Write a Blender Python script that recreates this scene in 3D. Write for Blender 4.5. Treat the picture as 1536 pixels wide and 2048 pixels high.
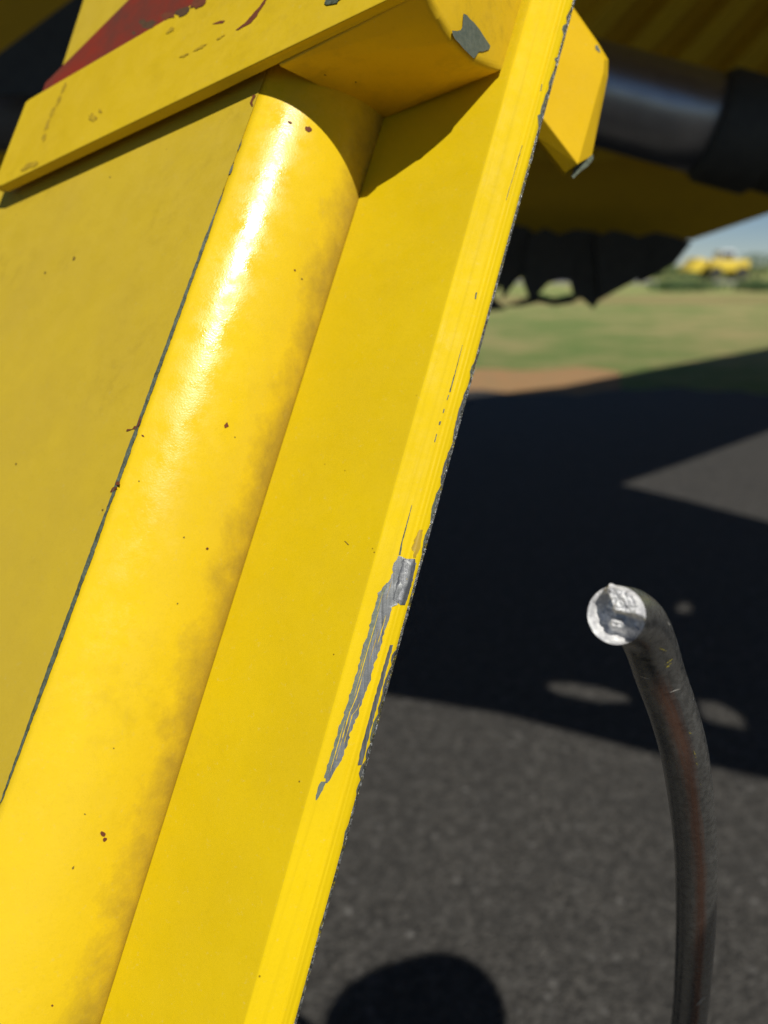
import bpy, bmesh, math, random
from mathutils import Vector, Matrix, noise
random.seed(7)
for o in list(bpy.data.objects): bpy.data.objects.remove(o)
scn = bpy.context.scene
R = math.radians

# ------------------------------------------------------------------ camera
F_PX, CAM_H = 1577.0, 1.6
PITCH = math.atan(494 / F_PX)
FW = Vector((0, math.cos(PITCH), -math.sin(PITCH)))
UP = Vector((0, math.sin(PITCH), math.cos(PITCH)))
RT = Vector((1, 0, 0))
CAM = Vector((0, 0, CAM_H))
cd = bpy.data.cameras.new('camera'); cam = bpy.data.objects.new('camera', cd)
scn.collection.objects.link(cam)
cam.location = CAM
cam.rotation_euler = (math.pi / 2 - PITCH, 0, 0)
cd.sensor_fit = 'VERTICAL'; cd.sensor_height = 24.0
cd.lens = F_PX / 2048 * 24.0
cd.clip_start = 0.02; cd.clip_end = 3000
cd.dof.use_dof = True; cd.dof.focus_distance = 0.44; cd.dof.aperture_fstop = 3.0
scn.camera = cam
scn.render.resolution_x = 768; scn.render.resolution_y = 1024

# ------------------------------------------------------------------ light
EL, AZ = R(52), R(22)                      # sun behind the camera, a little to its right
S = Vector((math.sin(AZ) * math.cos(EL), -math.cos(AZ) * math.cos(EL), math.sin(EL)))
w = bpy.data.worlds.new('World'); scn.world = w; w.use_nodes = True
nt = w.node_tree; nt.nodes.clear()
sky = nt.nodes.new('ShaderNodeTexSky'); sky.sky_type = 'NISHITA'; sky.sun_disc = False
sky.sun_elevation = EL; sky.sun_rotation = math.pi - AZ
sky.altitude = 900; sky.air_density = 0.7; sky.dust_density = 0.0; sky.ozone_density = 3.0
bg = nt.nodes.new('ShaderNodeBackground'); bg.inputs['Strength'].default_value = 0.056
wo = nt.nodes.new('ShaderNodeOutputWorld')
nt.links.new(sky.outputs[0], bg.inputs[0]); nt.links.new(bg.outputs[0], wo.inputs[0])
sl = bpy.data.lights.new('sun', 'SUN'); sl.energy = 4.55; sl.angle = R(0.53); sl.color = (1, 0.955, 0.87)
sun = bpy.data.objects.new('sun', sl); scn.collection.objects.link(sun)
sun.rotation_euler = S.to_track_quat('Z', 'Y').to_euler(); sun.location = (2, -5, 8)
scn.view_settings.view_transform = 'Standard'; scn.view_settings.look = 'None'
scn.view_settings.exposure = 0.0; scn.view_settings.gamma = 1.0
scn.view_settings.use_curve_mapping = False

# ------------------------------------------------------------------ measuring helpers
def ray(x, y): return FW + RT * ((x - 768) / F_PX) + UP * ((1024 - y) / F_PX)
def at(x, y, z): return CAM + ray(x, y) * z                 # a point at a given distance from the lens
def on_plane(x, y, p0, nn):
    r = ray(x, y); return CAM + r * ((p0 - CAM).dot(nn) / r.dot(nn))
def ground(x, y, z=0.0):
    r = ray(x, y); return CAM + r * ((z - CAM_H) / r.z)

# directions of the arm: U along it, V across it, N out of its front
U = ray(2830, -6200).normalized()
N = Vector((0, -1, 0)); N = (N - U * N.dot(U)).normalized()
V = U.cross(N)
P0 = CAM + ray(500, 1000) * 0.465
def onf(x, y, d=0.0): return on_plane(x, y, P0 + N * d, N)   # on the arm's front plane, d metres proud
NA = (N * math.cos(R(40.5)) - V * math.sin(R(40.5))).normalized() # the side plate's facing
PA = onf(221, 1000)
def ona(x, y, d=0.0): return on_plane(x, y, PA + NA * d, NA)

# ------------------------------------------------------------------ object helpers
COL = scn.collection
def obj(name, verts, faces, mat, parent=None, smooth=False, uvs=None):
    me = bpy.data.meshes.new(name); me.from_pydata([tuple(v) for v in verts], [], faces); me.update()
    if mat is not None:
        for m in (mat if isinstance(mat, (list, tuple)) else [mat]): me.materials.append(m)
    if uvs is not None:
        l = me.uv_layers.new(name='UVMap')
        for lp in me.loops: l.data[lp.index].uv = uvs[lp.vertex_index]
    if smooth:
        for p in me.polygons: p.use_smooth = True
    o = bpy.data.objects.new(name, me); COL.objects.link(o)
    if parent: o.parent = parent
    return o
def tag(o, label, cat=None, group=None, kind=None):
    if label: o['label'] = label
    if cat: o['category'] = cat
    if group: o['group'] = group
    if kind: o['kind'] = kind
    return o
def empty(name, loc=(0, 0, 0)):
    o = bpy.data.objects.new(name, None); COL.objects.link(o); o.location = loc; o.empty_display_size = 0.05
    return o
def keep(o, parent):                        # parent an object built in world coordinates
    o.parent = parent; o.matrix_parent_inverse = Matrix.Translation(-Vector(parent.location)); return o
def bevel(o, wd, seg=2, ang=30):
    m = o.modifiers.new('bevel', 'BEVEL'); m.width = wd; m.segments = seg; m.limit_method = 'ANGLE'; m.angle_limit = R(ang)
    return o
def prism(name, front, back, mat, parent=None, bev=0.0, seg=2):
    n = len(front); vs = list(front) + list(back)
    fs = [list(range(n)), list(range(2 * n - 1, n - 1, -1))]
    for i in range(n):
        j = (i + 1) % n; fs.append([i, i + n, j + n, j])
    o = obj(name, vs, fs, mat)
    bm = bmesh.new(); bm.from_mesh(o.data); bmesh.ops.recalc_face_normals(bm, faces=bm.faces); bm.to_mesh(o.data); bm.free()
    if bev: bevel(o, bev, seg)
    if parent: keep(o, parent)
    return o
def box(name, lo, hi, mat, parent=None, bev=0.0):
    x0, y0, z0 = lo; x1, y1, z1 = hi
    return prism(name, [Vector(p) for p in ((x0, y0, z0), (x1, y0, z0), (x1, y0, z1), (x0, y0, z1))],
                 [Vector(p) for p in ((x0, y1, z0), (x1, y1, z0), (x1, y1, z1), (x0, y1, z1))], mat, parent, bev)
def tube(name, pts, rad, mat, parent=None, seg=24, caps=True):
    pts = [Vector(p) for p in pts]; vs, fs, uv = [], [], []
    rads = rad if isinstance(rad, list) else [rad] * len(pts)
    a = None; L = 0
    for i, p in enumerate(pts):
        t = (pts[min(i + 1, len(pts) - 1)] - pts[max(i - 1, 0)]).normalized()
        if a is None:
            a = t.cross(Vector((0, 0, 1)));
            if a.length < .1: a = t.cross(Vector((0, 1, 0)))
        a = (a - t * a.dot(t)).normalized(); b = t.cross(a)
        if i: L += (p - pts[i - 1]).length
        for k in range(seg):
            q = 2 * math.pi * k / seg
            vs.append(p + (a * math.cos(q) + b * math.sin(q)) * rads[i]); uv.append((k / seg, L))
    for i in range(len(pts) - 1):
        for k in range(seg):
            j = (k + 1) % seg
            fs.append([i * seg + k, i * seg + j, (i + 1) * seg + j, (i + 1) * seg + k])
    if caps: fs.append(list(range(seg))[::-1]); fs.append([(len(pts) - 1) * seg + k for k in range(seg)])
    o = obj(name, vs, fs, mat, smooth=True, uvs=uv)
    m = o.data
    for p in m.polygons:
        if len(p.vertices) > 4: p.use_smooth = False
    if parent: keep(o, parent)
    return o
def spline(pts, n=8):
    pts = [Vector(p) for p in pts]; q = [pts[0] * 2 - pts[1]] + pts + [pts[-1] * 2 - pts[-2]]; out = []
    for i in range(1, len(q) - 2):
        for k in range(n):
            t = k / n; a, b, c, d = q[i - 1:i + 3]
            out.append(0.5 * ((2 * b) + (c - a) * t + (2 * a - 5 * b + 4 * c - d) * t * t + (3 * b - a - 3 * c + d) * t ** 3))
    return out + [pts[-1]]

# ------------------------------------------------------------------ materials
class Mat:
    def __init__(s, name):
        s.m = bpy.data.materials.new(name); s.m.use_nodes = True; s.t = s.m.node_tree
        s.b = s.t.nodes['Principled BSDF']; s.co = s.t.nodes.new('ShaderNodeTexCoord')
    def n(s, typ, **kw):
        x = s.t.nodes.new(typ)
        for k, v in kw.items():
            if k in x.inputs: s.set(x, k, v)
            else: setattr(x, k, v)
        return x
    def set(s, x, k, v):
        if hasattr(v, 'is_linked') or isinstance(v, bpy.types.NodeSocket): s.t.links.new(v, x.inputs[k])
        else: x.inputs[k].default_value = v
    def mapping(s, scale, uv=False, loc=(0, 0, 0)):
        mp = s.n('ShaderNodeMapping'); s.t.links.new(s.co.outputs['UV' if uv else 'Object'], mp.inputs['Vector'])
        mp.inputs['Scale'].default_value = scale; mp.inputs['Location'].default_value = loc; return mp.outputs[0]
    def noise(s, scale, detail=4, rough=.55, vec=None, dist=0.0):
        x = s.n('ShaderNodeTexNoise'); x.inputs['Scale'].default_value = scale; x.inputs['Detail'].default_value = detail
        x.inputs['Roughness'].default_value = rough; x.inputs['Distortion'].default_value = dist
        s.t.links.new(vec if vec is not None else s.co.outputs['Object'], x.inputs['Vector']); return x.outputs['Fac']
    def voro(s, scale, vec=None, feature='F1'):
        x = s.n('ShaderNodeTexVoronoi', feature=feature); x.inputs['Scale'].default_value = scale
        s.t.links.new(vec if vec is not None else s.co.outputs['Object'], x.inputs['Vector']); return x
    def ramp(s, fac, a, b, lo=0.0, hi=1.0):
        x = s.n('ShaderNodeMapRange'); s.t.links.new(fac, x.inputs[0])
        x.inputs[1].default_value = a; x.inputs[2].default_value = b; x.inputs[3].default_value = lo; x.inputs[4].default_value = hi
        return x.outputs[0]
    def mix(s, fac, a, b):
        x = s.n('ShaderNodeMix', data_type='RGBA')
        for i, v in ((0, fac), (6, a), (7, b)):
            if isinstance(v, bpy.types.NodeSocket): s.t.links.new(v, x.inputs[i])
            elif i == 0: x.inputs[0].default_value = v
            else: x.inputs[i].default_value = (*v, 1)
        return x.outputs[2]
    def math(s, op, a, b=0.0):
        x = s.n('ShaderNodeMath', operation=op)
        for i, v in ((0, a), (1, b)):
            if isinstance(v, bpy.types.NodeSocket): s.t.links.new(v, x.inputs[i])
            else: x.inputs[i].default_value = v
        return x.outputs[0]
    def bump(s, h, strength=.3, dist=.001, prev=None):
        x = s.n('ShaderNodeBump'); x.inputs['Strength'].default_value = strength; x.inputs['Distance'].default_value = dist
        s.t.links.new(h, x.inputs['Height'])
        if prev is not None: s.t.links.new(prev, x.inputs['Normal'])
        return x.outputs[0]
    def done(s, color=None, rough=None, metal=0.0, normal=None, coat=0.0, spec=None):
        for k, v in (('Base Color', color), ('Roughness', rough), ('Metallic', metal), ('Normal', normal), ('Coat Weight', coat), ('Specular IOR Level', spec)):
            if v is None: continue
            if isinstance(v, bpy.types.NodeSocket): s.t.links.new(v, s.b.inputs[k])
            elif k == 'Base Color': s.b.inputs[k].default_value = (*v, 1)
            else: s.b.inputs[k].default_value = v
        return s.m
    def attr(s, name):
        x = s.n('ShaderNodeAttribute', attribute_name=name); return x.outputs['Fac']

def paint(name, base, dirt=(.20, .12, .012), streak=False, rough=.42, grime=False, dirt_amt=.35, peel=.12, spec=.4, dent=.05):
    m = Mat(name)
    big = m.noise(14, 5, .6); fine = m.noise(90, 6, .65); sp = m.noise(420, 3, .6)
    c = m.mix(m.ramp(big, .35, .70), base, tuple(b * k for b, k in zip(base, (.93, .92, 1.3))))
    c = m.mix(m.math('MULTIPLY', m.math('MULTIPLY', m.ramp(fine, .48, .80), m.ramp(m.noise(11, 4, .6), .48, .72)), dirt_amt), c, dirt)
    v = m.voro(75)                                            # stray specks of dirt
    spk = m.math('MULTIPLY', m.ramp(v.outputs['Distance'], .030, .055, 1, 0), m.ramp(m.noise(26, 2), .58, .64))
    c = m.mix(m.math('MULTIPLY', spk, .8), c, (.10, .045, .006))
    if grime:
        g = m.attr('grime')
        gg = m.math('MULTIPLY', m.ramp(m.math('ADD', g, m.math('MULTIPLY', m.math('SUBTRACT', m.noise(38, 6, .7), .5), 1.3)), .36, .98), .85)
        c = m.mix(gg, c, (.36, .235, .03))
    c = m.mix(m.ramp(sp, .52, .80, 0, .22), c, tuple(b * .72 for b in base)); c = m.mix(m.ramp(m.noise(260, 5, .8), .60, .74, 0, .25), c, (.62, .52, .22))
    nr = m.bump(m.noise(900, 2, .5), peel, .0004)
    nr = m.bump(m.noise(45, 3, .5), dent, .002, nr)
    nr = m.bump(fine, .10, .0008, nr)
    if streak:
        st = m.noise(1.0, 4, .7, m.mapping((900, 6, 1), uv=True)); st2 = m.noise(1.0, 2, .5, m.mapping((260, 2.5, 1), uv=True))
        c = m.mix(m.math('MULTIPLY', m.ramp(st2, .46, .72), .5), c, tuple(b * .80 for b in base))
        nr = m.bump(st, .18, .0006, nr); nr = m.bump(st2, .15, .0009, nr)
    rg = m.ramp(m.noise(48, 6, .75), .36, .66, max(.1, rough - .08), rough + .24)
    return m.done(c, rg, 0, nr, spec=spec)

YEL = (.62, .405, .005)
M_yel = paint('yellow_paint', YEL)
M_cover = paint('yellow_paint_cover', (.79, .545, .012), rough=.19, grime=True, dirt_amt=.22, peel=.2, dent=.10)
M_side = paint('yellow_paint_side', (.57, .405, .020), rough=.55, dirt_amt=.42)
M_fl = paint('yellow_paint_flange', (.74, .525, .004), streak=True, rough=.5, dirt_amt=.15, spec=.10)
M_web = paint('yellow_paint_web', (.64, .455, .003), rough=.5, dirt_amt=.15, spec=.2)
M_bar = paint('yellow_paint_bar', (.64, .44, .007), rough=.55, dirt_amt=.35)
M_block = paint('yellow_paint_block', (.74, .465, .006), rough=.5, dirt_amt=.6)

def metal(name, col, col2, rough, met=.85, sc=220, stretch=True):
    m = Mat(name)
    vec = m.mapping((700, 10, 1), uv=True) if stretch else None
    a = m.noise(1.0 if stretch else sc, 5, .7, vec); b = m.noise(160, 4, .7)
    c = m.mix(m.ramp(a, .3, .7), col, col2)
    nr = m.bump(a, .35, .0006); nr = m.bump(b, .25, .0006, nr)
    return m.done(c, m.ramp(b, .3, .7, rough - .1, rough + .15), met, nr)
M_bare = metal('bare_steel', (.23, .24, .24), (.075, .08, .082), .42, .45)
M_primer = Mat('grey_primer'); _p = M_primer
M_primer = _p.done(_p.mix(_p.ramp(_p.noise(300, 4, .7), .35, .7), (.10, .125, .095), (.16, .18, .14)), .55, .15, _p.bump(_p.noise(500, 4), .4, .0005))
_p = Mat('cut_edge')
M_edge = _p.done(_p.mix(_p.ramp(_p.noise(420, 4, .8), .45, .62), (.075, .077, .065), _p.mix(_p.ramp(_p.noise(240, 2), .52, .64), (.46, .47, .46), (.42, .33, .02))), .33, .6, _p.bump(_p.noise(500, 3, .8), 1.0, .0012))
_p = Mat('seam_dark')
M_seam = _p.done(_p.mix(_p.ramp(_p.noise(260, 4, .7), .4, .65), (.045, .055, .030), (.10, .125, .085)), .6, 0, _p.bump(_p.noise(600, 3), .6, .001))
_p = Mat('rust_brown')
M_rust = _p.done(_p.mix(_p.noise(300, 4), (.085, .018, .005), (.20, .05, .012)), .85)
_p = Mat('brown_grime')
M_grime = _p.done(_p.mix(_p.noise(300, 4), (.12, .07, .008), (.22, .14, .012)), .8)
_p = Mat('ochre_scuff')
M_scuff = _p.done(_p.mix(_p.ramp(_p.noise(200, 5, .7), .4, .6), (.36, .235, .010), (.50, .335, .010)), .6)
_p = Mat('lifted_paint')
M_lift = _p.done(_p.mix(_p.noise(120, 4), (.34, .22, .012), (.50, .33, .02)), .6)
_p = Mat('red_paint')
M_red = _p.done(_p.mix(_p.ramp(_p.noise(22, 5, .6), .4, .65), (.23, .027, .012), (.13, .036, .022)), .5, 0, _p.bump(_p.noise(300, 4), .3, .0006))

# ------------------------------------------------------------------ setting: ground
def sheet(name, pts, z, mat):
    o = obj(name, [Vector((x, y, z)) for x, y in pts], [list(range(len(pts)))], mat); o['kind'] = 'structure'; return o
m = Mat('grass_field')
gs = m.noise(.9, 6, .65); g2 = m.noise(9, 5, .7); g3 = m.noise(.16, 3, .5)
c = m.mix(m.ramp(g2, .3, .7), (.17, .26, .07), (.28, .37, .12))
c = m.mix(m.ramp(m.math('ADD', m.math('MULTIPLY', gs, .6), m.math('MULTIPLY', g3, .6)), .52, .70), c, (.48, .42, .18))
M_grass = m.done(c, .95, 0, m.bump(m.noise(40, 5, .8), 1.0, .06), spec=.1)
sheet('ground', [(-900, -900), (900, -900), (900, 1500), (-900, 1500)], -0.008, M_grass)
m = Mat('asphalt')
v1 = m.voro(95); v2 = m.voro(28); a1 = m.noise(7, 6, .7); a2 = m.noise(140, 3, .7)
c = m.mix(m.ramp(m.n('ShaderNodeSeparateColor', Color=v1.outputs['Color']).outputs[0], .2, 1.0), (.023, .0215, .019), (.076, .071, .063))
c = m.mix(m.math('MULTIPLY', m.ramp(m.n('ShaderNodeSeparateColor', Color=v2.outputs['Color']).outputs[1], .82, .95, 0, .8), m.ramp(v2.outputs['Distance'], .15, .40, 1, 0)), c, (.17, .165, .155))
c = m.mix(m.ramp(a1, .35, .65, 0, .7), c, (.031, .0295, .027)); c = m.mix(m.ramp(m.noise(22, 4, .7), .50, .68, 0, .6), c, (.095, .091, .083)); c = m.mix(m.ramp(m.noise(2.2, 5, .7), .55, .72, 0, .5), c, (.027, .0255, .023))
M_asph = m.done(c, .8, 0, m.bump(v1.outputs['Distance'], .8, .006, m.bump(a2, .5, .004)), spec=.35)
road_edge = [ground(x, 782 + 6 * math.sin(x * .013) + 3 * math.sin(x * .05)) for x in range(-6000, 7600, 40)]
sheet('asphalt_apron', [(-60, -40), (60, -40), (60, road_edge[-1].y)] + [(p.x, p.y) for p in reversed(road_edge)] + [(-60, road_edge[0].y)], 0.0, M_asph)
m = Mat('bare_earth')
M_earth = m.done(m.mix(m.ramp(m.noise(3, 6, .7), .35, .7), (.40, .225, .105), (.31, .22, .11)), .95, 0, m.bump(m.noise(30, 5, .7), .8, .03), spec=.1)
earth_far = [ground(x, 742 + 5 * math.sin(x * .009 + 1) + 4 * math.sin(x * .031)) for x in range(-1200, 1260, 40)]
earth_near = [ground(x, 802) for x in range(-1200, 1260, 40)]
sheet('earth_strip', [(p.x, p.y) for p in earth_near] + [(p.x, p.y) for p in reversed(earth_far)], -0.004, M_earth)
m = Mat('far_road')
M_road = m.done(m.mix(m.noise(.5, 4), (.17, .17, .175), (.22, .22, .22)), .9)
sheet('road', [(-300, 80), (300, 69), (300, 82), (-300, 96)], 0.0, M_road)
m = Mat('dry_verge')
M_dry = m.done(m.mix(m.noise(.4, 5), (.32, .26, .11), (.24, .22, .09)), .95, spec=.1)
sheet('dry_grass_strip', [(-200, 38), (200, 33), (200, 42), (-200, 46)], -0.003, M_dry)

# ------------------------------------------------------------------ the arm in front
E1 = lambda y: 585.5 - .364 * y
E2 = lambda y: 842 - .3135 * y
E3 = lambda y: 1063 - .2800 * y
E4 = lambda y: 1147 - .2725 * y
D2, D3, D4 = -.032, .018, .017
arm = empty('steel_boom', (ground(200, 2047).x - .1, .25, 0))
tag(arm, 'bright yellow painted steel boom with rounded cover, chipped flange edge and welded cross bar', 'boom')
ROWS = [-420 + i * 20 for i in range(0, 141)]     # -420 .. 2380 on the picture's own scale
def sweep(name, lines, mat, close=False, smooth=True, bottom=True):
    """lines: functions row -> 3D point. The rows are carried on in a straight line down to the ground."""
    cols = []
    for f in lines:
        pts = [f(y) for y in ROWS]
        d = (pts[-1] - pts[0]).normalized()
        if bottom:
            last = pts[-1]; t = (0.0 - last.z) / d.z; pts = pts + [last + d * t]
        cols.append(pts)
    nr = len(cols[0]); nc = len(cols); vs, uv, fs = [], [], []
    for i in range(nr):
        acc = 0
        for j in range(nc):
            if j: acc += (cols[j][i] - cols[j - 1][i]).length
            vs.append(cols[j][i]); uv.append((acc, (cols[j][i] - P0).dot(U)))
    for i in range(nr - 1):
        for j in range(nc - (0 if close else 1)):
            k = (j + 1) % nc
            fs.append([i * nc + j, (i + 1) * nc + j, (i + 1) * nc + k, i * nc + k])
    if close: fs.append(list(range(nc))); fs.append([(nr - 1) * nc + j for j in range(nc)][::-1])
    o = obj(name, vs, fs, mat, smooth=smooth, uvs=uv)
    bm = bmesh.new(); bm.from_mesh(o.data); bmesh.ops.recalc_face_normals(bm, faces=bm.faces); bm.to_mesh(o.data); bm.free()
    return o, nc

# rounded cover B
ALPHA = R(32); NB = 20
def cover_pt(y, f):
    a, b = onf(E1(y), y, 0), onf(E2(y), y, D2)
    ch = b - a; pr = ch.cross(U).normalized()
    if pr.dot(N) < 0: pr = -pr
    ph = -ALPHA + 2 * ALPHA * f; s2 = 2 * math.sin(ALPHA)
    return a + ch * ((math.sin(ph) + math.sin(ALPHA)) / s2) + pr * (ch.length * (math.cos(ph) - math.cos(ALPHA)) / s2)
lines = [lambda y, k=k: cover_pt(y, k / NB) for k in range(NB + 1)]
lines += [lambda y: onf(E2(y), y, D2) - N * .03 + V * .004, lambda y: onf(E1(y), y, 0) - N * .07]
cover, nc = sweep('rounded_cover', lines, M_cover, close=True)
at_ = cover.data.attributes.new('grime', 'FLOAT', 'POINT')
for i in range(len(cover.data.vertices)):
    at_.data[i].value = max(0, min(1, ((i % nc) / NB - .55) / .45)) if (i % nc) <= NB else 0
for p in cover.data.polygons:
    if any((v % nc) > NB for v in p.vertices): p.use_smooth = False
keep(cover, arm)

# flat side plate A, its top edge tucked behind the cross bar
DA = -V * math.cos(R(40.5)) - N * math.sin(R(40.5))
WA = (ona(E1(260), 260) - ona(-6, 380)).dot(-DA)
def a_line(w, d, ytop):
    return lambda y: ona(E1(ytop + (y + 420) / 2800 * (2380 - ytop)) - .5, ytop + (y + 420) / 2800 * (2380 - ytop), d) + DA * w
q_ = ona(-6, 362) - PA; yl = next(y for y in range(-400, 900) if (ona(E1(y), y) - PA).dot(U) < q_.dot(U))
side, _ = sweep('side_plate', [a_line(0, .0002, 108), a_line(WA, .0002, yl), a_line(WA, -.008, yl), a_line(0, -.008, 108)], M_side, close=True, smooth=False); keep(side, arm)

# bent flange: web C and lip D in one folded sheet, with its bare cut edge
def lip(f):                                              # small relief across the lip
    return .0009 * math.exp(-((f - .80) / .05) ** 2) - .0005 * math.exp(-((f - .70) / .05) ** 2) - .0016 * max(0, (f - .88) / .12) ** 2
def d_pt(y, f, off=0.0):
    a, b = onf(E3(y), y, D3), onf(E4(y), y, D4)
    nn = (b - a).cross(U).normalized()
    if nn.dot(N) < 0: nn = -nn
    return a.lerp(b, f) + nn * (lip(f) + off)
def c_pt(y, f, off=0.0):
    a, b = onf(E2(y), y, D2), onf(E3(y), y, D3)
    nn = (b - a).cross(U).normalized()
    if nn.dot(N) < 0: nn = -nn
    return a.lerp(b, f) + nn * off
def bend(y, t):                                          # rounded fold at E3
    a, k, b = c_pt(y, .975), onf(E3(y), y, D3), d_pt(y, .05)
    return a.lerp(k, t).lerp(k.lerp(b, t), t)
lines = [lambda y: c_pt(y, 0, -.004), lambda y: c_pt(y, 0)] + [lambda y, f=f: c_pt(y, f) for f in (.006, .25, .5, .75)]
lines += [lambda y, t=t: bend(y, t) for t in (0, .2, .4, .6, .8, 1)]
DF = [.12, .25, .4, .55, .62, .66, .70, .74, .77, .80, .83, .86, .89, .92, .95, .98, 1.0]
lines += [lambda y, f=f: d_pt(y, f) for f in DF]
nfront = len(lines)
def edge_out(y): return onf(E4(y) + 4.0, y, D4 - .0026) + V * (.00022 * noise.noise(Vector((y * .09, 3, 0))) + .00016 * noise.noise(Vector((y * .31, 9, 0))))
lines += [edge_out, lambda y: onf(E4(y) + 3.6, y, D4 - .0055), lambda y: onf(E3(y), y, D3 - .006)]
fl, nc = sweep('flange', lines, [M_fl, M_web, M_edge], close=True)
for p in fl.data.polygons:
    js = sorted(set(v % nc for v in p.vertices))
    if len(p.vertices) > 4: continue
    if js[0] >= nfront - 1 and js[-1] <= nfront + 1: p.material_index = 2; p.use_smooth = False
    elif js[:2] == [0, 1] and len(js) == 2: p.use_smooth = False; p.material_index = 1
    elif js[-1] <= 8 and js[0] >= 0 and js[-1] - js[0] == 1: p.material_index = 1
keep(fl, arm)

# ---- paint lost along the lip: strips given row by row (row, left x, right x)
def strip(name, rows, mat, parent, surf=d_pt, off=.00022, jit=1.6, ncol=5, step=5):
    rr = []
    for (y0, a0, b0), (y1, a1, b1) in zip(rows, rows[1:]):
        n = max(1, int(abs(y1 - y0) / step))
        for k in range(n):
            t = k / n; rr.append((y0 + (y1 - y0) * t, a0 + (a1 - a0) * t, b0 + (b1 - b0) * t))
    rr.append(rows[-1]); vs, fs, uv = [], [], []; sd = random.random() * 100
    for i, (y, a, b) in enumerate(rr):
        if 0 < i < len(rr) - 1:
            a += jit * (noise.noise(Vector((y * .11, sd, 0))) * 1.6 + random.uniform(-.5, .5)); b += jit * .8 * (noise.noise(Vector((y * .13, sd, 5))) * 1.6 + random.uniform(-.5, .5))
        if b < a: b = a + .3
        for j in range(ncol):
            x = a + (b - a) * j / (ncol - 1)
            if surf is d_pt: f = (x - E3(y)) / (E4(y) - E3(y)); p = d_pt(y, min(f, 1.0), off)
            elif surf is c_pt: f = (x - E2(y)) / (E3(y) - E2(y)); p = c_pt(y, f, off)
            else: p = surf(x, y, off)
            vs.append(p); uv.append((x * .0003, -y * .0003))
    for i in range(len(rr) - 1):
        for j in range(ncol - 1):
            fs.append([i * ncol + j, (i + 1) * ncol + j, (i + 1) * ncol + j + 1, i * ncol + j + 1])
    o = obj(name, vs, fs, mat, smooth=True, uvs=uv)
    keepsub(o, parent); return o
def keepsub(o, part):
    o.parent = part        # the part itself already sits in world coordinates
# main scrape
strip('paint_chip', [(1112, 796, 800), (1126, 790, 832), (1145, 784, 830), (1170, 772, 822), (1186, 757, 816), (1205, 755, 806), (1214, 752, 783), (1235, 745, 778), (1262, 738, 770), (1290, 729, 762), (1320, 720, 752), (1350, 712, 743), (1380, 703, 733), (1410, 694, 722), (1440, 684, 712), (1470, 674, 700), (1500, 666, 690), (1530, 656, 677), (1548, 650, 666), (1560, 648, 660), (1566, 650, 654)], M_bare, fl, jit=2.6)
strip('paint_chip', [(1166, 772, 776), (1190, 757, 766), (1225, 745, 757), (1265, 736, 748), (1310, 722, 735), (1350, 712, 722), (1400, 697, 706), (1450, 680, 688), (1500, 664, 671), (1545, 650, 657), (1556, 648, 652)], M_primer, fl, off=.00034)
strip('paint_chip', [(1563, 642, 652), (1574, 636, 648), (1590, 632, 640), (1600, 631, 633)], M_primer, fl, jit=1.0)
strip('paint_chip', [(1118, 806, 830), (1140, 800, 829), (1172, 792, 822), (1198, 786, 815), (1210, 800, 810)], metal('worn_steel', (.22, .225, .23), (.10, .105, .11), .35, .7), fl, off=.0004)
# streaks of paint left standing inside the scrape
for y0, y1, t, wd in ((1215, 1400, .30, 1.4), (1250, 1330, .62, 1.2), (1330, 1520, .45, 1.6), (1400, 1490, .75, 1.3), (1230, 1290, .82, 1.6), (1290, 1370, .18, 1.2), (1440, 1545, .22, 1.4), (1180, 1225, .2, 1.2), (1160, 1200, .55, .9)):
    rows = []
    for k in range(7):
        y = y0 + (y1 - y0) * k / 6; a = 757 + (1190 - y) * .29; x = a + t * (32 if y < 1420 else 22); q = wd * math.sin(math.pi * (k + .25) / 6.5)
        rows.append((y, x - q * .5, x + q * .5))
    strip('paint_streak', rows, M_fl if wd > 1.25 else M_scuff, fl, jit=.5, ncol=2, off=.0006)
# lost paint creeping in from the cut edge
def edge_chip(y0, y1, wd, mat=M_primer):
    n = max(3, int((y1 - y0) / 14)); rows = []
    for k in range(n + 1):
        y = y0 + (y1 - y0) * k / n; q = math.sin(math.pi * k / n) ** .5
        rows.append((y, E4(y) - .68 * wd * q * random.uniform(.5, 1.1) - .3, E4(y) + .3))
    strip('paint_chip', rows, mat, fl, jit=1.1, ncol=4)
for y0, y1, wd in ((16, 42, 9), (44, 66, 11), (112, 122, 8), (140, 176, 6), (176, 236, 8), (222, 250, 13), (722, 752, 7), (770, 880, 9), (890, 968, 10), (972, 1046, 9), (1050, 1112, 8),
                   (1300, 1330, 10), (1330, 1430, 9), (1425, 1490, 11), (1488, 1520, 9), (1520, 1560, 12), (1562, 1590, 6), (1650, 1690, 5), (1830, 1870, 3)):
    edge_chip(y0, y1, wd, M_primer if random.random() < .6 else M_bare)
strip('paint_chip', [(1290, 779, 786), (1340, 764, 773), (1400, 747, 757), (1460, 731, 741), (1500, 720, 731), (1530, 715, 724)], M_bare, fl, jit=1.0, off=.0004)
# hairline scratches that run along the lip
for pts in ([(690, 924, 925), (740, 911, 912.4), (770, 902, 904.5), (784, 898, 901)], [(790, 896, 898), (800, 893, 895)], [(818, 887, 889), (826, 885, 887)], [(843, 878, 882), (850, 877, 880)],
            [(868, 872, 874), (884, 868, 870)], [(1010, 823, 824), (1060, 809, 811.5), (1085, 802, 804.5), (1110, 797, 801)], [(585, 951, 954), (598, 949, 952)],
            [(170, 1082, 1083), (184, 1079, 1081)], [(290, 1044, 1045), (400, 1012, 1013)]):
    strip('scratch', pts, M_seam, fl, jit=.5, ncol=2, step=4)
strip('paint_chip', [(1060, 838, 846), (1080, 828, 842), (1100, 824, 838), (1115, 826, 832)], M_lift, fl, jit=2.2)
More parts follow.
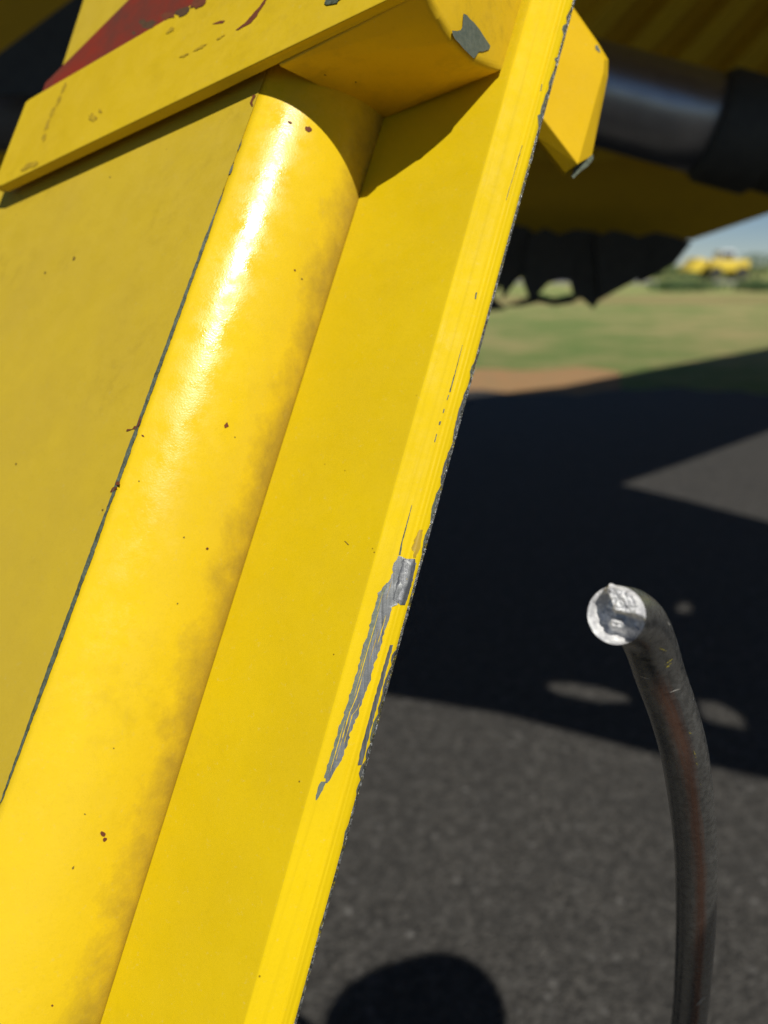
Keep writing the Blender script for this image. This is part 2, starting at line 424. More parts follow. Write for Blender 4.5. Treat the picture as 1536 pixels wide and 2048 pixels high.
# scratch and marks on the web
strip('scratch', [(1082, 693, 695), (1090, 700, 702.5)], M_grime, fl, surf=c_pt, jit=.4, ncol=2, step=3)

# ---- the chipped seam between side plate and rounded cover
def e1_pt(x, y, off):
    o = x - E1(y)
    return ona(x, y, .0005 + off) if o <= 0 else cover_pt(y, min(1, o / (E2(y) - E1(y)) * .75)) + N * (.0006 + off)
def seam(rows):
    rr = []
    for (y0, w0), (y1, w1) in zip(rows, rows[1:]):
        n = max(1, int((y1 - y0) / 6))
        for k in range(n): t = k / n; rr.append((y0 + (y1 - y0) * t, w0 + (w1 - w0) * t))
    out = []
    for y, wv in rr:
        j = noise.noise(Vector((y * .05, 2, 0))) * 1.2 + random.uniform(-.6, .6)
        out.append((y, E1(y) - wv * .5 + j * .4, E1(y) + wv * .75 + j))
    strip('seam_chip', out, M_seam, cover, surf=e1_pt, jit=.6, ncol=3, step=99)
seam([(280, .6), (290, 3), (303, 2.5), (306, .5)]); seam([(322, .6), (335, 4.5), (350, 3.5), (356, .6)])
seam([(374, 1), (400, 3.5), (430, 2.5), (455, 5), (480, 6.5), (540, 6), (620, 7), (700, 7), (760, 7.5), (830, 6), (900, 8.5), (960, 7), (1020, 5), (1060, 7.5), (1110, 9), (1170, 7.5), (1240, 8), (1310, 9), (1360, 8), (1420, 7), (1480, 5.5), (1540, 5), (1600, 3.5), (1625, .6)])
# small rust flecks and dirt marks, each a few millimetres
def blob(name, x, y, rx, ry, mat, surf, part, ang=0, n=11, off=.0003):
    vs = []
    ca, sa = math.cos(ang), math.sin(ang)
    for k in range(n):
        q = 2 * math.pi * k / n; r = random.uniform(.55, 1.15); a, b = rx * r * math.cos(q), ry * r * math.sin(q)
        vs.append(surf(x + a * ca - b * sa, y + a * sa + b * ca, off))
    o = obj(name, vs, [list(range(n))], mat); keepsub(o, part); return o
cov = lambda x, y, off: cover_pt(y, cov_f(x, y)) + N * off
def cov_f(x, y):
    lo, hi = 0.0, 1.0
    for _ in range(18):
        md = (lo + hi) / 2; q = cover_pt(y, md) - CAM
        if 768 + F_PX * q.x / q.dot(FW) < x: lo = md
        else: hi = md
    return (lo + hi) / 2
for x, y, rx, ry in ((453, 857, 5, 7), (617, 278, 7, 6), (580, 262, 6, 2.5), (590, 553, 3, 2), (604, 569, 2, 2), (470, 880, 2, 1.6), (286, 873, 4, 2), (368, 1076, 2, 2), (415, 1098, 3, 2.5), (278, 964, 1.6, 1.6),
                     (206, 1654, 7, 5), (210, 1665, 5, 5), (147, 1719, 2.2, 4), (105, 1989, 2.6, 2.4), (355, 1205, 1.8, 1.8), (170, 1615, 2, 1.6), (228, 1487, 1.6, 1.6)):
    blob('rust_fleck', x, y, rx, ry, M_rust if rx > 2.5 else M_grime, cov, cover, .5)
for rows in ([(833, 280, 282), (842, 277, 281), (852, 273, 277)], [(852, 268, 276), (858, 264, 272)], [(858, 254, 266), (862, 252, 256)], [(963, 233, 240), (970, 229, 239)], [(974, 226, 235), (984, 220, 226)], [(190, 505, 512), (205, 500, 505), (212, 503, 506)]):
    strip('rust_fleck', rows, M_rust, side, surf=lambda x, y, off: ona(x, y, .0002 + off), jit=.8, ncol=3, step=3, off=.0004)
for x, y, r in ((148, 517, 5), (90, 545, 3), (220, 354, 2), (205, 1020, 3), (32, 928, 3)):
    blob('dirt_mark', x, y, r, r * .7, M_grime, lambda x, y, off: ona(x, y, .0004), side, 1.9)

# ---- cross bar welded over the side plate
FP, TB = .0150, .0078
def fb(x): return 372 - .4815 * x                    # lower front edge of the bar in the picture
hd = ona(836, fb(836), FP - .0006)
fr = [ona(2, 371, FP), ona(400, fb(400), FP), hd, hd + U * .11, ona(560, -95, FP), ona(60, 197, FP), ona(51, 204, FP), ona(-14, 372, FP)]
hc0 = onf(1004, 140, D3 + .001); pb_ = PA + NA * (FP - TB)
hdb = hd.lerp(hc0, (hd - pb_).dot(NA) / (hd - hc0).dot(NA))           # the bar's end is cut in line with the block's face
bk_ = [p - NA * TB for p in fr]; bk_[2] = hdb; bk_[3] = hdb + U * .11
cross = prism('cross_bar', fr, bk_, M_bar, arm, .0009, 2)
onb = lambda x, y, off: ona(x, y, FP + off)
for rows in ([(-20, 540, 545), (0, 528, 533), (18, 515, 522), (34, 500, 512), (46, 490, 500), (60, 471, 477)], [(41, 441, 450), (46, 428, 446), (48, 424, 432)]):
    strip('rust_streak', rows, M_rust, cross, surf=onb, jit=1.0, ncol=3, step=3)
blob('paint_chip', 664, 0, 24, 10, M_seam, onb, cross, -.25)
for k, (x, y, rx, ry, an) in enumerate(((128, 175, 4, 13, .45), (118, 200, 4, 16, .5), (105, 225, 4.5, 15, .4), (94, 250, 4, 14, .35), (88, 275, 4.5, 9, .4), (185, 235, 10, 8, .9), (200, 222, 6, 4, .9), (400, 95, 16, 3, -.5), (440, 75, 12, 2.5, -.6), (370, 110, 12, 2.5, -.4), (340, 60, 12, 4, -.5), (60, 330, 22, 6, -.45))):
    blob('scuff', x, y, rx, ry, M_scuff if k != 3 else M_lift, onb, cross, an, 14, .0002 + .00002 * k)

# ---- red bracket and the yellow plate that stand up behind the bar
rp = FP - TB - .001
fr = [ona(83, 184, rp), ona(90, 165, rp), ona(275, -20, rp), ona(420, -175, rp), ona(640, -175, rp), ona(480, -20, rp), ona(268, 72, rp)]
fr[-1] = ona(300, 90, rp); fr[-2] = ona(520, -20, rp)
red = prism('red_bracket', fr, [p - NA * .010 for p in fr], M_red, arm, .001, 2); red['label'] = 'worn red painted bracket'
rp2 = rp - .016
fr = [ona(110, 175, rp2), ona(166, 0, rp2), ona(230, -190, rp2), ona(520, -190, rp2), ona(330, 120, rp2)]
bp = prism('back_plate', fr, [p - NA * .008 for p in fr], M_side, arm, .001, 2)
_p = Mat('burnt_rust'); M_burn = _p.done(_p.mix(_p.noise(240, 4), (.045, .022, .010), (.11, .055, .018)), .85)
# torn dark edge where red shows through at the bar's top
for x, y, rx, ry, an, mt in ((300, 48, 16, 9, -.3, M_burn), (335, 32, 17, 8, -.35, M_rust), (365, 22, 20, 9, -.4, M_burn), (395, 6, 18, 9, -.5, M_rust), (268, 66, 5, 4, 0, M_burn), (285, 44, 9, 7, 0, M_burn)):
    blob('paint_chip', x, y, rx, ry, mt, onb, cross, an, 15, .0003 + random.random() * .0002)

# ---- block that fills the valley under the bar
def hull(name, pts, mat, parent, bev):
    me = bpy.data.meshes.new(name); bm = bmesh.new()
    for p in pts: bm.verts.new(p)
    bmesh.ops.convex_hull(bm, input=bm.verts); bmesh.ops.dissolve_limit(bm, angle_limit=R(2), verts=bm.verts, edges=bm.edges)
    bmesh.ops.recalc_face_normals(bm, faces=bm.faces); bm.to_mesh(me); bm.free(); me.materials.append(mat)
    o = bpy.data.objects.new(name, me); COL.objects.link(o); bevel(o, bev, 4, 25)
    for p in me.polygons: p.use_smooth = True
    keep(o, parent); return o
bk = FP - TB
hdf = hdb + (hd - hdb) * .06; ha = ona(556, 132, bk); hb = onf(770, 237, D2); hc = onf(1004, 140, D3 + .001)
tall = U * .10
nb = (hd - hc).cross(U).normalized(); nb = nb if nb.dot(N) > 0 else -nb
onh = lambda x, y, off: on_plane(x, y, hc + nb * off, nb)
low = [onh(880, 40, 0), onh(908, 84, 0), onh(950, 124, 0)]
blk = hull('weld_block', low + [ha, hb, hc, hdf, ha + tall, hb + tall, hc + tall, hdf + tall], M_block, arm, .0045)
wt = blk.data.attributes.new('bevel_weight_edge', 'FLOAT', 'EDGE')
near = lambda v, p: (v.co - p).length < 1e-5
for e in blk.data.edges:
    a, b = (blk.data.vertices[k] for k in e.vertices)
    wt.data[e.index].value = 1.0 if all(any(near(q, p) for p in low + [hc, hdf]) for q in (a, b)) else .22
blk.modifiers['bevel'].limit_method = 'WEIGHT'
nu = (hc - hb).cross(hd - hb).normalized(); nu = nu if nu.dot(U) < 0 else -nu
onu = lambda x, y, off: on_plane(x, y, hb + nu * off, nu)
for x, y, rx, ry, an, mt in ((741, 108, 9, 9, 0, M_lift), (765, 128, 10, 3, -.4, M_grime), (850, 132, 6, 3, .3, M_grime), (712, 164, 3, 2, 0, M_grime), (650, 150, 4, 2, .4, M_grime)):
    blob('dirt_mark', x, y, rx, ry, mt, onu, blk, an, 13, .0009)

# ---- plate that shows behind the cut edge
pf = [(1000, -10), (1138, 12), (1193, 90), (1209, 118), (1207, 145), (1156, 328), (1086, 236), (1000, 130)]
pb = [(1000, -20), (1140, 6), (1198, 84), (1216, 118), (1216, 152), (1184, 310), (1128, 347), (1060, 262), (1000, 160)]
NP = (N * math.cos(R(14)) + V * math.sin(R(14))).normalized(); PP = onf(1110, 150, -.034)
onp = lambda x, y, d=0.0: on_plane(x, y, PP + NP * d, NP)
f3 = [onp(x, y) for x, y in pf]; pb8 = [pb[0], pb[1], pb[2], pb[3], pb[4], ((pb[5][0] * 1 + pb[6][0] * 1) / 2 + 12, 338), pb[6], pb[8]]
pb8 = [(1000, -20), (1142, 8), (1197, 86), (1217, 120), (1216, 154), (1184, 312), (1070, 272), (1000, 165)]
back = [onp(x, y, -.011) for x, y in pb8]
vs = f3 + back; n = 8
low = onp(1130, 348, -.011); vs.append(low)
fs = [list(range(n))]
for i in range(n):
    j = (i + 1) % n
    if i == 5: fs.append([5, 13, 16]); fs.append([5, 16, 14, 6])
    else: fs.append([i, i + n, j + n, j])
vs2 = [p - N * .004 for p in back] + [low - N * .004]
off = len(vs); vs += vs2
ring = [8, 9, 10, 11, 12, 13, 16, 14, 15]; ring2 = [off + k for k in (0, 1, 2, 3, 4, 5, 8, 6, 7)]
for i in range(9):
    j = (i + 1) % 9; fs.append([ring[i], ring2[i], ring2[j], ring[j]])
fs.append(ring2[::-1])
rib = obj('end_plate', vs, fs, paint('yellow_paint_plate', (.68, .43, .006), rough=.6, dirt_amt=.2, spec=.15))
bm = bmesh.new(); bm.from_mesh(rib.data); bmesh.ops.recalc_face_normals(bm, faces=bm.faces); bm.to_mesh(rib.data); bm.free()
bevel(rib, .0007, 2, 20); keep(rib, arm)
pl = lambda x, y, off: onp(x, y, off)
blob('paint_chip', 1196, 98, 9, 4, M_primer, pl, rib, 1.0)
cc = [(1150, 334), (1158, 326), (1170, 318), (1176, 316), (1186, 308), (1187, 318), (1176, 332), (1160, 344), (1147, 357), (1143, 352)]
chip = prism('paint_chip', [onp(x, y, -.0085) for x, y in cc], [onp(x, y, -.014) for x, y in cc], M_seam); keepsub(chip, rib)

# ---- grey bare patch on the block
CH = [(927, 27), (934, 30), (940, 38), (948, 45), (960, 60), (970, 76), (981, 92), (978, 99), (966, 103), (958, 103), (952, 112), (948, 117), (938, 108), (928, 98), (918, 86), (910, 78), (906, 70), (904, 61), (914, 62), (922, 60), (925, 52), (926, 40)]
o = obj('paint_chip', [onh(x, y, .0006) for x, y in CH], [list(range(len(CH)))], M_primer); keepsub(o, blk)

# ------------------------------------------------------------------ the bent rod
m = Mat('dark_rod_steel')
ua = m.n('ShaderNodeSeparateXYZ'); m.t.links.new(m.co.outputs['UV'], ua.inputs[0])
st = m.noise(1.0, 5, .7, m.mapping((60, 30, 1), uv=True)); fi = m.noise(240, 5, .75)
c = m.mix(m.ramp(fi, .35, .7), (.22, .22, .21), (.44, .435, .415))
rust_brown = m.attr('rust_brown')
c = m.mix(m.math('MULTIPLY', m.ramp(m.math('ADD', rust_brown, m.math('MULTIPLY', m.math('SUBTRACT', st, .5), 1.3)),   .25, 1.0), .72), c, (.46, .21, .125))  # brown mixed in along the stripe, broken up by noise
v = m.voro(160)
c = m.mix(m.math('MULTIPLY', m.ramp(v.outputs['Distance'], .08, .16, 1, 0), m.ramp(m.noise(45, 2), .57, .63)), c, (.40, .40, .38))
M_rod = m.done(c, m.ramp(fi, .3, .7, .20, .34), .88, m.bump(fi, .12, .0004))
RD = .01302
rp_ = [(1232, 1230, .376), (1259, 1232, .394), (1283, 1252, .413), (1303, 1296, .432), (1320, 1350, .449), (1345, 1420, .463), (1367, 1500, .478), (1382, 1600, .508), (1391, 1700, .54), (1392, 1800, .572), (1389, 1900, .607), (1377, 2048, .68), (1350, 2200, .76), (1310, 2330, .84), (1285, 2398, .893)]
path = spline([at(x, y, z_ * (.93 if y < 2100 else .93 + .07 * (y - 2100) / 298)) for x, y, z_ in rp_], 9)
rod = empty('steel_rod', (path[-1].x, path[-1].y, 0))
tag(rod, 'bent dark steel rod with a bright sheared end beside the yellow boom', 'rod')
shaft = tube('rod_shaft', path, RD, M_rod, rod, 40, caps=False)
ra = shaft.data.attributes.new('rust_brown', 'FLOAT', 'POINT')
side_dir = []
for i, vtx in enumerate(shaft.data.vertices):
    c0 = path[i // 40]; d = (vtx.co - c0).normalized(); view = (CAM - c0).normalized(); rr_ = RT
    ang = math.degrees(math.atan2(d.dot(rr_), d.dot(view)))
    ra.data[i].value = math.exp(-((ang + 8) / 30) ** 2) * min(1, max(0, (i // 40 - 24) / 10))  # brown stripe down the side turned to the camera, none near the tip
# sheared end: a rough fracture face
tip = path[0]; tn = (path[0] - path[1]).normalized(); ta = shaft.data.vertices[0].co - tip; ta.normalize(); tb = tn.cross(ta)
m = Mat('fresh_fracture')
M_frac = m.done(m.mix(m.ramp(m.noise(260, 5, .7), .35, .6), (.42, .42, .44), (.80, .80, .79)), .60, .25, m.bump(m.noise(700, 4, .75), .35, .0010))
vs, fs = [], []; NR, NS = 26, 80
fr_ = (RT - tn * RT.dot(tn)).normalized(); fu_ = tn.cross(fr_)
if fu_.dot(UP) < 0: fu_ = -fu_
sst = lambda a, b, x: (lambda t: t * t * (3 - 2 * t))(max(0, min(1, (x - a) / (b - a))))
for i in range(NR + 1):
    r = RD * (1 - i / NR)
    for k in range(NS):
        q = 2 * math.pi * k / NS; d = ta * math.cos(q) + tb * math.sin(q); p = tip + d * r
        X, Y = d.dot(fr_) * r / RD, d.dot(fu_) * r / RD
        h = 0
        if i > 0:
            lobe = sst(-.28, -.12, X - .12 * math.sin(Y * 5)) * sst(-.10, .22, Y + .25 * max(0, X))        # torn-up right part
            h = -.0042 + .0062 * lobe
            h += .0040 * math.exp(-(((X + .05) / .34) ** 2 + ((Y + .28) / .24) ** 2) ** 2)                  # grainy knob in the middle
            h += .0040 * sst(.62, .95, math.hypot(X, Y)) * (1 - lobe) * sst(.25, -.15, X) - .0050 * sst(-.42, -.95, Y) * sst(-.55, .1, X)                                        # rim left standing round the hollow
            gr = math.exp(-(((X + .05) / .40) ** 2 + ((Y + .28) / .28) ** 2))
            h += (.0004 + .0007 * gr) * noise.noise(Vector((X * 11, Y * 11, 1))) + .0006 * noise.noise(Vector((X * 4, Y * 4, 4)))
            h *= 1.75 * min(1, i / 3.0)
        if Y > .70: h += .0026 * max(0, 1 - abs(X + .10) / .16) * sst(.70, .98, Y)                           # burr at the top
        vs.append(p + tn * h + (fu_ * .0012 * max(0, 1 - abs(X + .10) / .14) if i == 0 and Y > .7 else Vector()))
for i in range(NR):
    for k in range(NS):
        j = (k + 1) % NS; fs.append([i * NS + k, i * NS + j, (i + 1) * NS + j, (i + 1) * NS + k])
sf = obj('sheared_end', vs, fs, M_frac); keep(sf, rod)
bm = bmesh.new(); bm.from_mesh(sf.data); bmesh.ops.remove_doubles(bm, verts=bm.verts, dist=1e-6); bmesh.ops.recalc_face_normals(bm, faces=bm.faces); bm.to_mesh(sf.data); bm.free()
# rubbed-off flecks of yellow paint and nicks on the rod
_p = Mat('yellow_rub'); M_rub = _p.done(_p.mix(_p.ramp(_p.noise(700, 2), .42, .58), (.62, .50, .02), (.10, .10, .08)), .6)
_p = Mat('bright_nick'); M_nick = _p.done((.75, .72, .66), .35, .6)
def on_rod(x, y, off):
    r = ray(x, y).normalized(); best = None
    for i in range(len(path) - 1):
        a, b = path[i], path[i + 1]; ax = (b - a).normalized(); w0 = CAM - a
        rp1 = r - ax * r.dot(ax); wp = w0 - ax * w0.dot(ax)
        A, B, C_ = rp1.dot(rp1), 2 * rp1.dot(wp), wp.dot(wp) - (RD + off) ** 2
        dsc = B * B - 4 * A * C_
        if dsc < 0: continue
        t = (-B - math.sqrt(dsc)) / (2 * A); h = (w0 + r * t).dot(ax)
        if -.002 <= h <= (b - a).length + .002 and (best is None or t < best): best = t
    return CAM + r * best if best else None
def rod_mark(pts, wd, mat):
    L, Rr = [], []
    for k, (x, y) in enumerate(pts):
        q = wd * (.25 if k in (0, len(pts) - 1) else 1)
        a, b = on_rod(x, y - q, .0003), on_rod(x, y + q, .0003)
        if a is None or b is None: return
        L.append(a); Rr.append(b)
    n = len(L); o = obj('nick', L + Rr, [[i, i + 1, n + i + 1, n + i] for i in range(n - 1)], mat)
    o.parent = shaft
for pts, wd, mt in (([(1330, 1330), (1338, 1323), (1345, 1318)], 1.2, M_rub), ([(1331, 1336), (1338, 1331), (1343, 1326)], 2.2, M_rub), ([(1318, 1296), (1325, 1299), (1333, 1302)], 1.0, M_rub),
                    ([(1340, 1385), (1350, 1381), (1360, 1378)], 1.3, M_nick), ([(1378, 1465), (1384, 1468)], 2.2, M_rub), ([(1387, 1500), (1390, 1508), (1392, 1516)], 2.2, M_rub), ([(1392, 1526), (1396, 1530)], 1.6, M_rub),
                    ([(1400, 1568), (1404, 1570)], 1.6, M_rub), ([(1335, 1243), (1338, 1248), (1340, 1250)], 1.6, M_nick), ([(1392, 2012), (1400, 2004), (1410, 1993)], 2.6, M_nick), ([(1280, 1352), (1290, 1356), (1300, 1358)], 1.0, M_nick),
                    ([(1360, 1283), (1365, 1290)], 1.5, M_nick), ([(1386, 1394), (1388, 1400)], 1.5, M_nick), ([(1315, 1222), (1318, 1228)], 1.5, M_nick)):
    rod_mark(pts, wd, mt)

# ------------------------------------------------------------------ the big machine behind, hung over the asphalt
M_mach = paint('machine_yellow', (.64, .39, .012), rough=.5, dirt_amt=.6)
_p = Mat('black_rubber'); M_rub_b = _p.done(_p.mix(_p.noise(30, 5), (.02, .02, .016), (.06, .058, .045)), .7, 0, _p.bump(_p.noise(60, 5), .5, .004))
_p = Mat('chrome_pipe'); M_pipe = _p.done(_p.mix(_p.noise(20, 5), (.40, .40, .41), (.25, .25, .255)), .34, .9, _p.bump(_p.noise(90, 3), .15, .001))
mach = empty('heavy_machine', (7.36, 9.92, 0))
tag(mach, 'large yellow machine body overhanging the asphalt in deep shade behind the boom', 'machine')
W = 1.6; HC = 1.95 * W
k_ = HC / S.z
def g2(x, y): p = ground(x, y); return (p.x, p.y)
outline = [(-3.2 * W, 3.0 * W), (-1.0 * W, 2.12 * W)] + [g2(*p) for p in ((780, 1388), (1000, 1424), (1290, 1500), (1536, 1556))] + [(2.2 * W, .86 * W), (2.2 * W, 2.28 * W)] + [g2(*p) for p in ((1536, 1043), (1380, 1002), (1238, 968), (1360, 926), (1536, 862))] + \
          [(4.0 * W, 6.5 * W), (6.6 * W, 9.0 * W), (6.6 * W, 11.8 * W)] + [g2(*p) for p in ((1536, 695), (1300, 738), (1130, 772), (1000, 787), (925, 796))] + [(-1.0 * W, 5.9 * W), (-3.2 * W, 5.9 * W)]
holes = [[(1085, 1364), (1130, 1361), (1200, 1374), (1258, 1391), (1263, 1407), (1200, 1408), (1120, 1390)], [(1392, 1397), (1430, 1402), (1490, 1438), (1497, 1462), (1440, 1450), (1400, 1434)],
         [(1348, 1212), (1362, 1202), (1384, 1210), (1388, 1224), (1372, 1230), (1354, 1222)]]  # openings placed to leave light patches inside the cast shadow
me = bpy.data.meshes.new('shadow_deck'); bm = bmesh.new()  # unseen deck added overhead, its outline cut to cast the ground shadow
for loop in [outline] + [[g2(*p) for p in h] for h in holes]:
    vv = [bm.verts.new((x + S.x * k_, y + S.y * k_, HC)) for x, y in loop]
    for i in range(len(vv)): bm.edges.new((vv[i], vv[(i + 1) % len(vv)]))
bmesh.ops.triangle_fill(bm, use_beauty=True, edges=bm.edges)
bmesh.ops.recalc_face_normals(bm, faces=bm.faces); bm.to_mesh(me); bm.free(); me.materials.append(M_mach)
shadow_deck = bpy.data.objects.new('shadow_deck', me); COL.objects.link(shadow_deck); sm = shadow_deck.modifiers.new('thick', 'SOLIDIFY'); sm.thickness = .05; sm.offset = 0
keep(shadow_deck, mach)
# sloping underside seen past the arm
Q0 = Vector((0, 2.25, 1.07)) * W; Q1 = Vector((0, 1.25, 1.93)) * W; QD = (Q1 - Q0).normalized(); QN = Vector((1, 0, 0)).cross(QD).normalized()
if QN.z > 0: QN = -QN
onq = lambda x, y, off=0.0: on_plane(x, y, Q0 + QN * off, QN)
poly = [onq(-500, 470), onq(600, 472), onq(1385, 480), onq(1536, 428), onq(1900, 330)]
top = [Vector((poly[-1].x, Q1.y, Q1.z)), Vector((-1.6 * W, Q1.y, Q1.z))]
under = prism('sloping_underside', poly + top, [p - QN * .02 for p in poly + top], M_mach, mach)
for k in range(6):
    x0 = 1230 + k * 120
    a, b = [(x0 + 45, -90), (x0 + 90, -90), (x0 - 250, 300), (x0 - 300, 300)], None
    fr = [onq(x, y, .0005) for x, y in a]
    prism('rib', [p + QN * .07 for p in fr], [p - QN * .004 for p in fr], M_mach, mach, .006)
# shiny pipe with a dark coupling
z = 1.30 * W
pp = [at(1010, 135, z), at(1200, 190, z), at(1330, 226, z), at(1465, 262, z)]
pipe = tube('pipe', pp, .076 * W, M_pipe, mach, 36)
dr = (pp[-1] - pp[0]).normalized()
tube('pipe_coupling', [pp[-1] - dr * .07, pp[-1] - dr * .05, pp[-1] + dr * .08, pp[-1] + dr * .09], [.126, .140, .140, .130], M_rub_b, mach, 36)
tube('hose', spline([pp[-1] + dr * .06, pp[-1] + dr * .26, pp[-1] + dr * .48 + Vector((0, .08, .03)), pp[-1] + dr * .96 + Vector((0, .3, .5))], 6), .122, M_rub_b, mach, 30)
tube('pipe', [at(-260, 260, 2.16), at(300, 215, 2.16)], .08, Mat('dull_pipe').done((.085, .078, .07), .65), mach, 28)
for px_, py_ in ((7.36, 9.92), (9.1, 12.0), (-4.6, 5.0)):
    box('leg_post', (px_ - .15, py_ - .15, 0), (px_ + .15, py_ + .15, HC - .02), M_mach, mach, .015)
# torn black rubber flaps along the underside's lower edge
flaps = [[(940, 470), (960, 452), (985, 466), (1000, 480), (1010, 560), (985, 592), (1012, 618), (975, 622), (940, 600)],
         [(985, 466), (1010, 448), (1050, 452), (1075, 470), (1085, 540), (1062, 545), (1035, 560), (1012, 590), (1006, 600), (1000, 560)],
         [(1060, 472), (1090, 455), (1120, 470), (1150, 520), (1145, 562), (1120, 560), (1098, 566), (1075, 590), (1060, 600), (1045, 560)],
         [(1004, 612), (1030, 604), (1060, 592), (1080, 588), (1108, 596), (1140, 588), (1160, 596), (1145, 606), (1108, 611), (1080, 604), (1040, 612)],
         [(1115, 470), (1150, 458), (1190, 462), (1210, 475), (1225, 540), (1205, 590), (1188, 617), (1166, 598), (1146, 588), (1140, 560)],
         [(1190, 474), (1225, 460), (1262, 468), (1290, 480), (1296, 530), (1270, 562), (1232, 582), (1200, 600)],
         [(1270, 476), (1310, 464), (1350, 472), (1384, 484), (1372, 500), (1352, 526), (1320, 546), (1280, 566), (1262, 540)]]
shade_sheet = [at(x, y, 1.22 * W) for x, y in ((-60, 150), (155, -10), (230, -60), (240, 60), (120, 190), (-60, 190))]  # dark sheet standing in for the deep shade at upper left
prism('rubber_flap_or_shade', shade_sheet, [p + FW * .008 for p in shade_sheet], M_rub_b, mach)
for i, fp in enumerate(flaps):
    zf = (2.0 - .012 * (i % 3)) * W
    fr = [at(x, y, zf) for x, y in fp]
    prism('rubber_flap_or_shade', fr, [p + FW * .008 for p in fr], M_rub_b, mach)

# ------------------------------------------------------------------ far away: hedge bushes and a parked yellow machine
_p = Mat('hedge_leaf'); M_leaf = _p.done(_p.mix(_p.noise(2.5, 3), (.030, .065, .018), (.075, .12, .035)), .6, spec=.3)
_p = Mat('bark'); M_bark = _p.done(_p.mix(_p.noise(8, 4), (.06, .045, .03), (.11, .085, .06)), .9)
def bush(x, y, rx, rz, label, n=900):
    e = empty('hedge_bush', (x, y, 0)); tag(e, label, 'bush', 'bushes along the far road')
    vs, fs = [], []
    for _ in range(n):
        while True:
            d = Vector((random.uniform(-1, 1), random.uniform(-1, 1), random.uniform(-1, 1)))
            if .2 < d.length < 1 + .18 * noise.noise(d * 3 + Vector((x, y, 0))): break
        p = Vector((d.x * rx, d.y * rx * .7, rz * .55 + d.z * rz * .55)); p.z = max(p.z, .03)
        a = Vector((random.gauss(0, 1), random.gauss(0, 1), random.gauss(0, 1))).normalized(); b = a.orthogonal().normalized(); s = random.uniform(.10, .24)
        i = len(vs); vs += [p + a * s, p + b * s * .6, p - a * s, p - b * s * .6]; fs.append([i, i + 1, i + 2, i + 3])
    o = obj('crown', vs, fs, M_leaf); o.parent = e
    t = tube('trunk', [(0, 0, -.02), (.03, .02, rz * .4), (.0, .05, rz * .8)], [.09, .07, .02], M_bark, None, 8); t.parent = e
for i in range(9):
    bx = 22 + i * 6.0 + random.uniform(-1, 1); by = 104 + random.uniform(-3, 3) - i * .6
    bush(bx, by, random.uniform(3.0, 4.3), random.uniform(1.7, 3.0) if i > 3 else random.uniform(1.1, 1.8), 'rounded green hedge bush along the far road')
for i in range(5):
    bush(20 + i * 4 + random.uniform(-.6, .6), 53 - i * .8, random.uniform(2.1, 2.6), random.uniform(.45, .65), 'low dark green bush on the near side of the far road', 500)
_p = Mat('glass_dark'); M_glass = _p.done((.03, .035, .04), .1)
M_far = paint('loader_yellow', (.82, .60, .06), rough=.4, dirt_amt=.2)
lx, ly = 0.0, 0.0
load = empty('yellow_loader', (0, 0, 0)); tag(load, 'small distant yellow loader parked beyond the hedge bushes', 'loader')
box('body', (lx - .9, ly - .8, .55), (lx + 1.9, ly + .8, 1.35), M_far, load, .08)
cb = box('cab', (lx - .2, ly - .7, 1.35), (lx + .8, ly + .7, 2.0), Mat('white_cab').done((.72, .73, .74), .5), load, .06)
gl = box('window', (lx - .1, ly - .73, 1.45), (lx + .7, ly - .71, 1.88), M_glass); gl.parent = cb
prism('bucket', [Vector((lx - 2.6, ly - 1, .6)), Vector((lx - 1.6, ly - 1, .5)), Vector((lx - 1.2, ly - 1, 1.3)), Vector((lx - 1.9, ly - 1, 1.5))], [Vector((lx - 2.6, ly + 1, .6)), Vector((lx - 1.6, ly + 1, .5)), Vector((lx - 1.2, ly + 1, 1.3)), Vector((lx - 1.9, ly + 1, 1.5))], M_far, load, .04)
box('lift_arm', (lx - 1.6, ly - .6, .95), (lx - .6, ly - .4, 1.15), M_far, load, .03)
for wx in (-.5, 1.4):
    for wy in (-.95, .75):
        tube('wheel', [(lx + wx, ly + wy, .45), (lx + wx, ly + wy + .2, .45)], .45, M_rub_b, load, 24)

load.location = (38.9, 96, 0); load.scale = (1.6, 1.6, 1.6)

# ------------------------------------------------------------------ the person taking the picture (only the shadow shows)
_p = Mat('dark_shirt'); M_shirt = _p.done(_p.mix(_p.noise(60, 4), (.05, .07, .12), (.07, .09, .15)), .9)
_p = Mat('straw_hat'); M_hat = _p.done(_p.mix(_p.noise(200, 3), (.42, .32, .18), (.5, .4, .24)), .9)
_p = Mat('phone_case'); M_phone = _p.done(_p.mix(_p.noise(90, 2), (.012, .012, .013), (.02, .02, .02)), .4)
HX, HY = .586, .034
person = empty('person', (HX, HY - .12, 0)); tag(person, 'person in dark clothes and a round sun hat reaching a phone out over the asphalt', 'person')
J, E_ = [], []
def joint(p, r): J.append((Vector(p), r)); return len(J) - 1
def link(*ids):
    for a, b in zip(ids, ids[1:]): E_.append((a, b))
bx, by = HX + .02, HY - .14
pel = joint((bx, by, .97), .15); wai = joint((bx, by, 1.12), .135); che = joint((bx, by + .01, 1.33), .155); nk = joint((bx, by + .06, 1.53), .06)
hd1 = joint((HX, HY - .03, 1.62), .075); hd2 = joint((HX, HY - .02, 1.71), .095); hd3 = joint((HX, HY - .02, 1.78), .07)
link(pel, wai, che, nk, hd1, hd2, hd3)
for sx in (-1, 1):
    hip = joint((bx + sx * .10, by, .91), .10); kn = joint((bx + sx * .12, by + .03, .50), .065); an = joint((bx + sx * .13, by - .02, .09), .045); toe = joint((bx + sx * .15, by + .15, .04), .038)
    link(pel, hip, kn, an, toe)
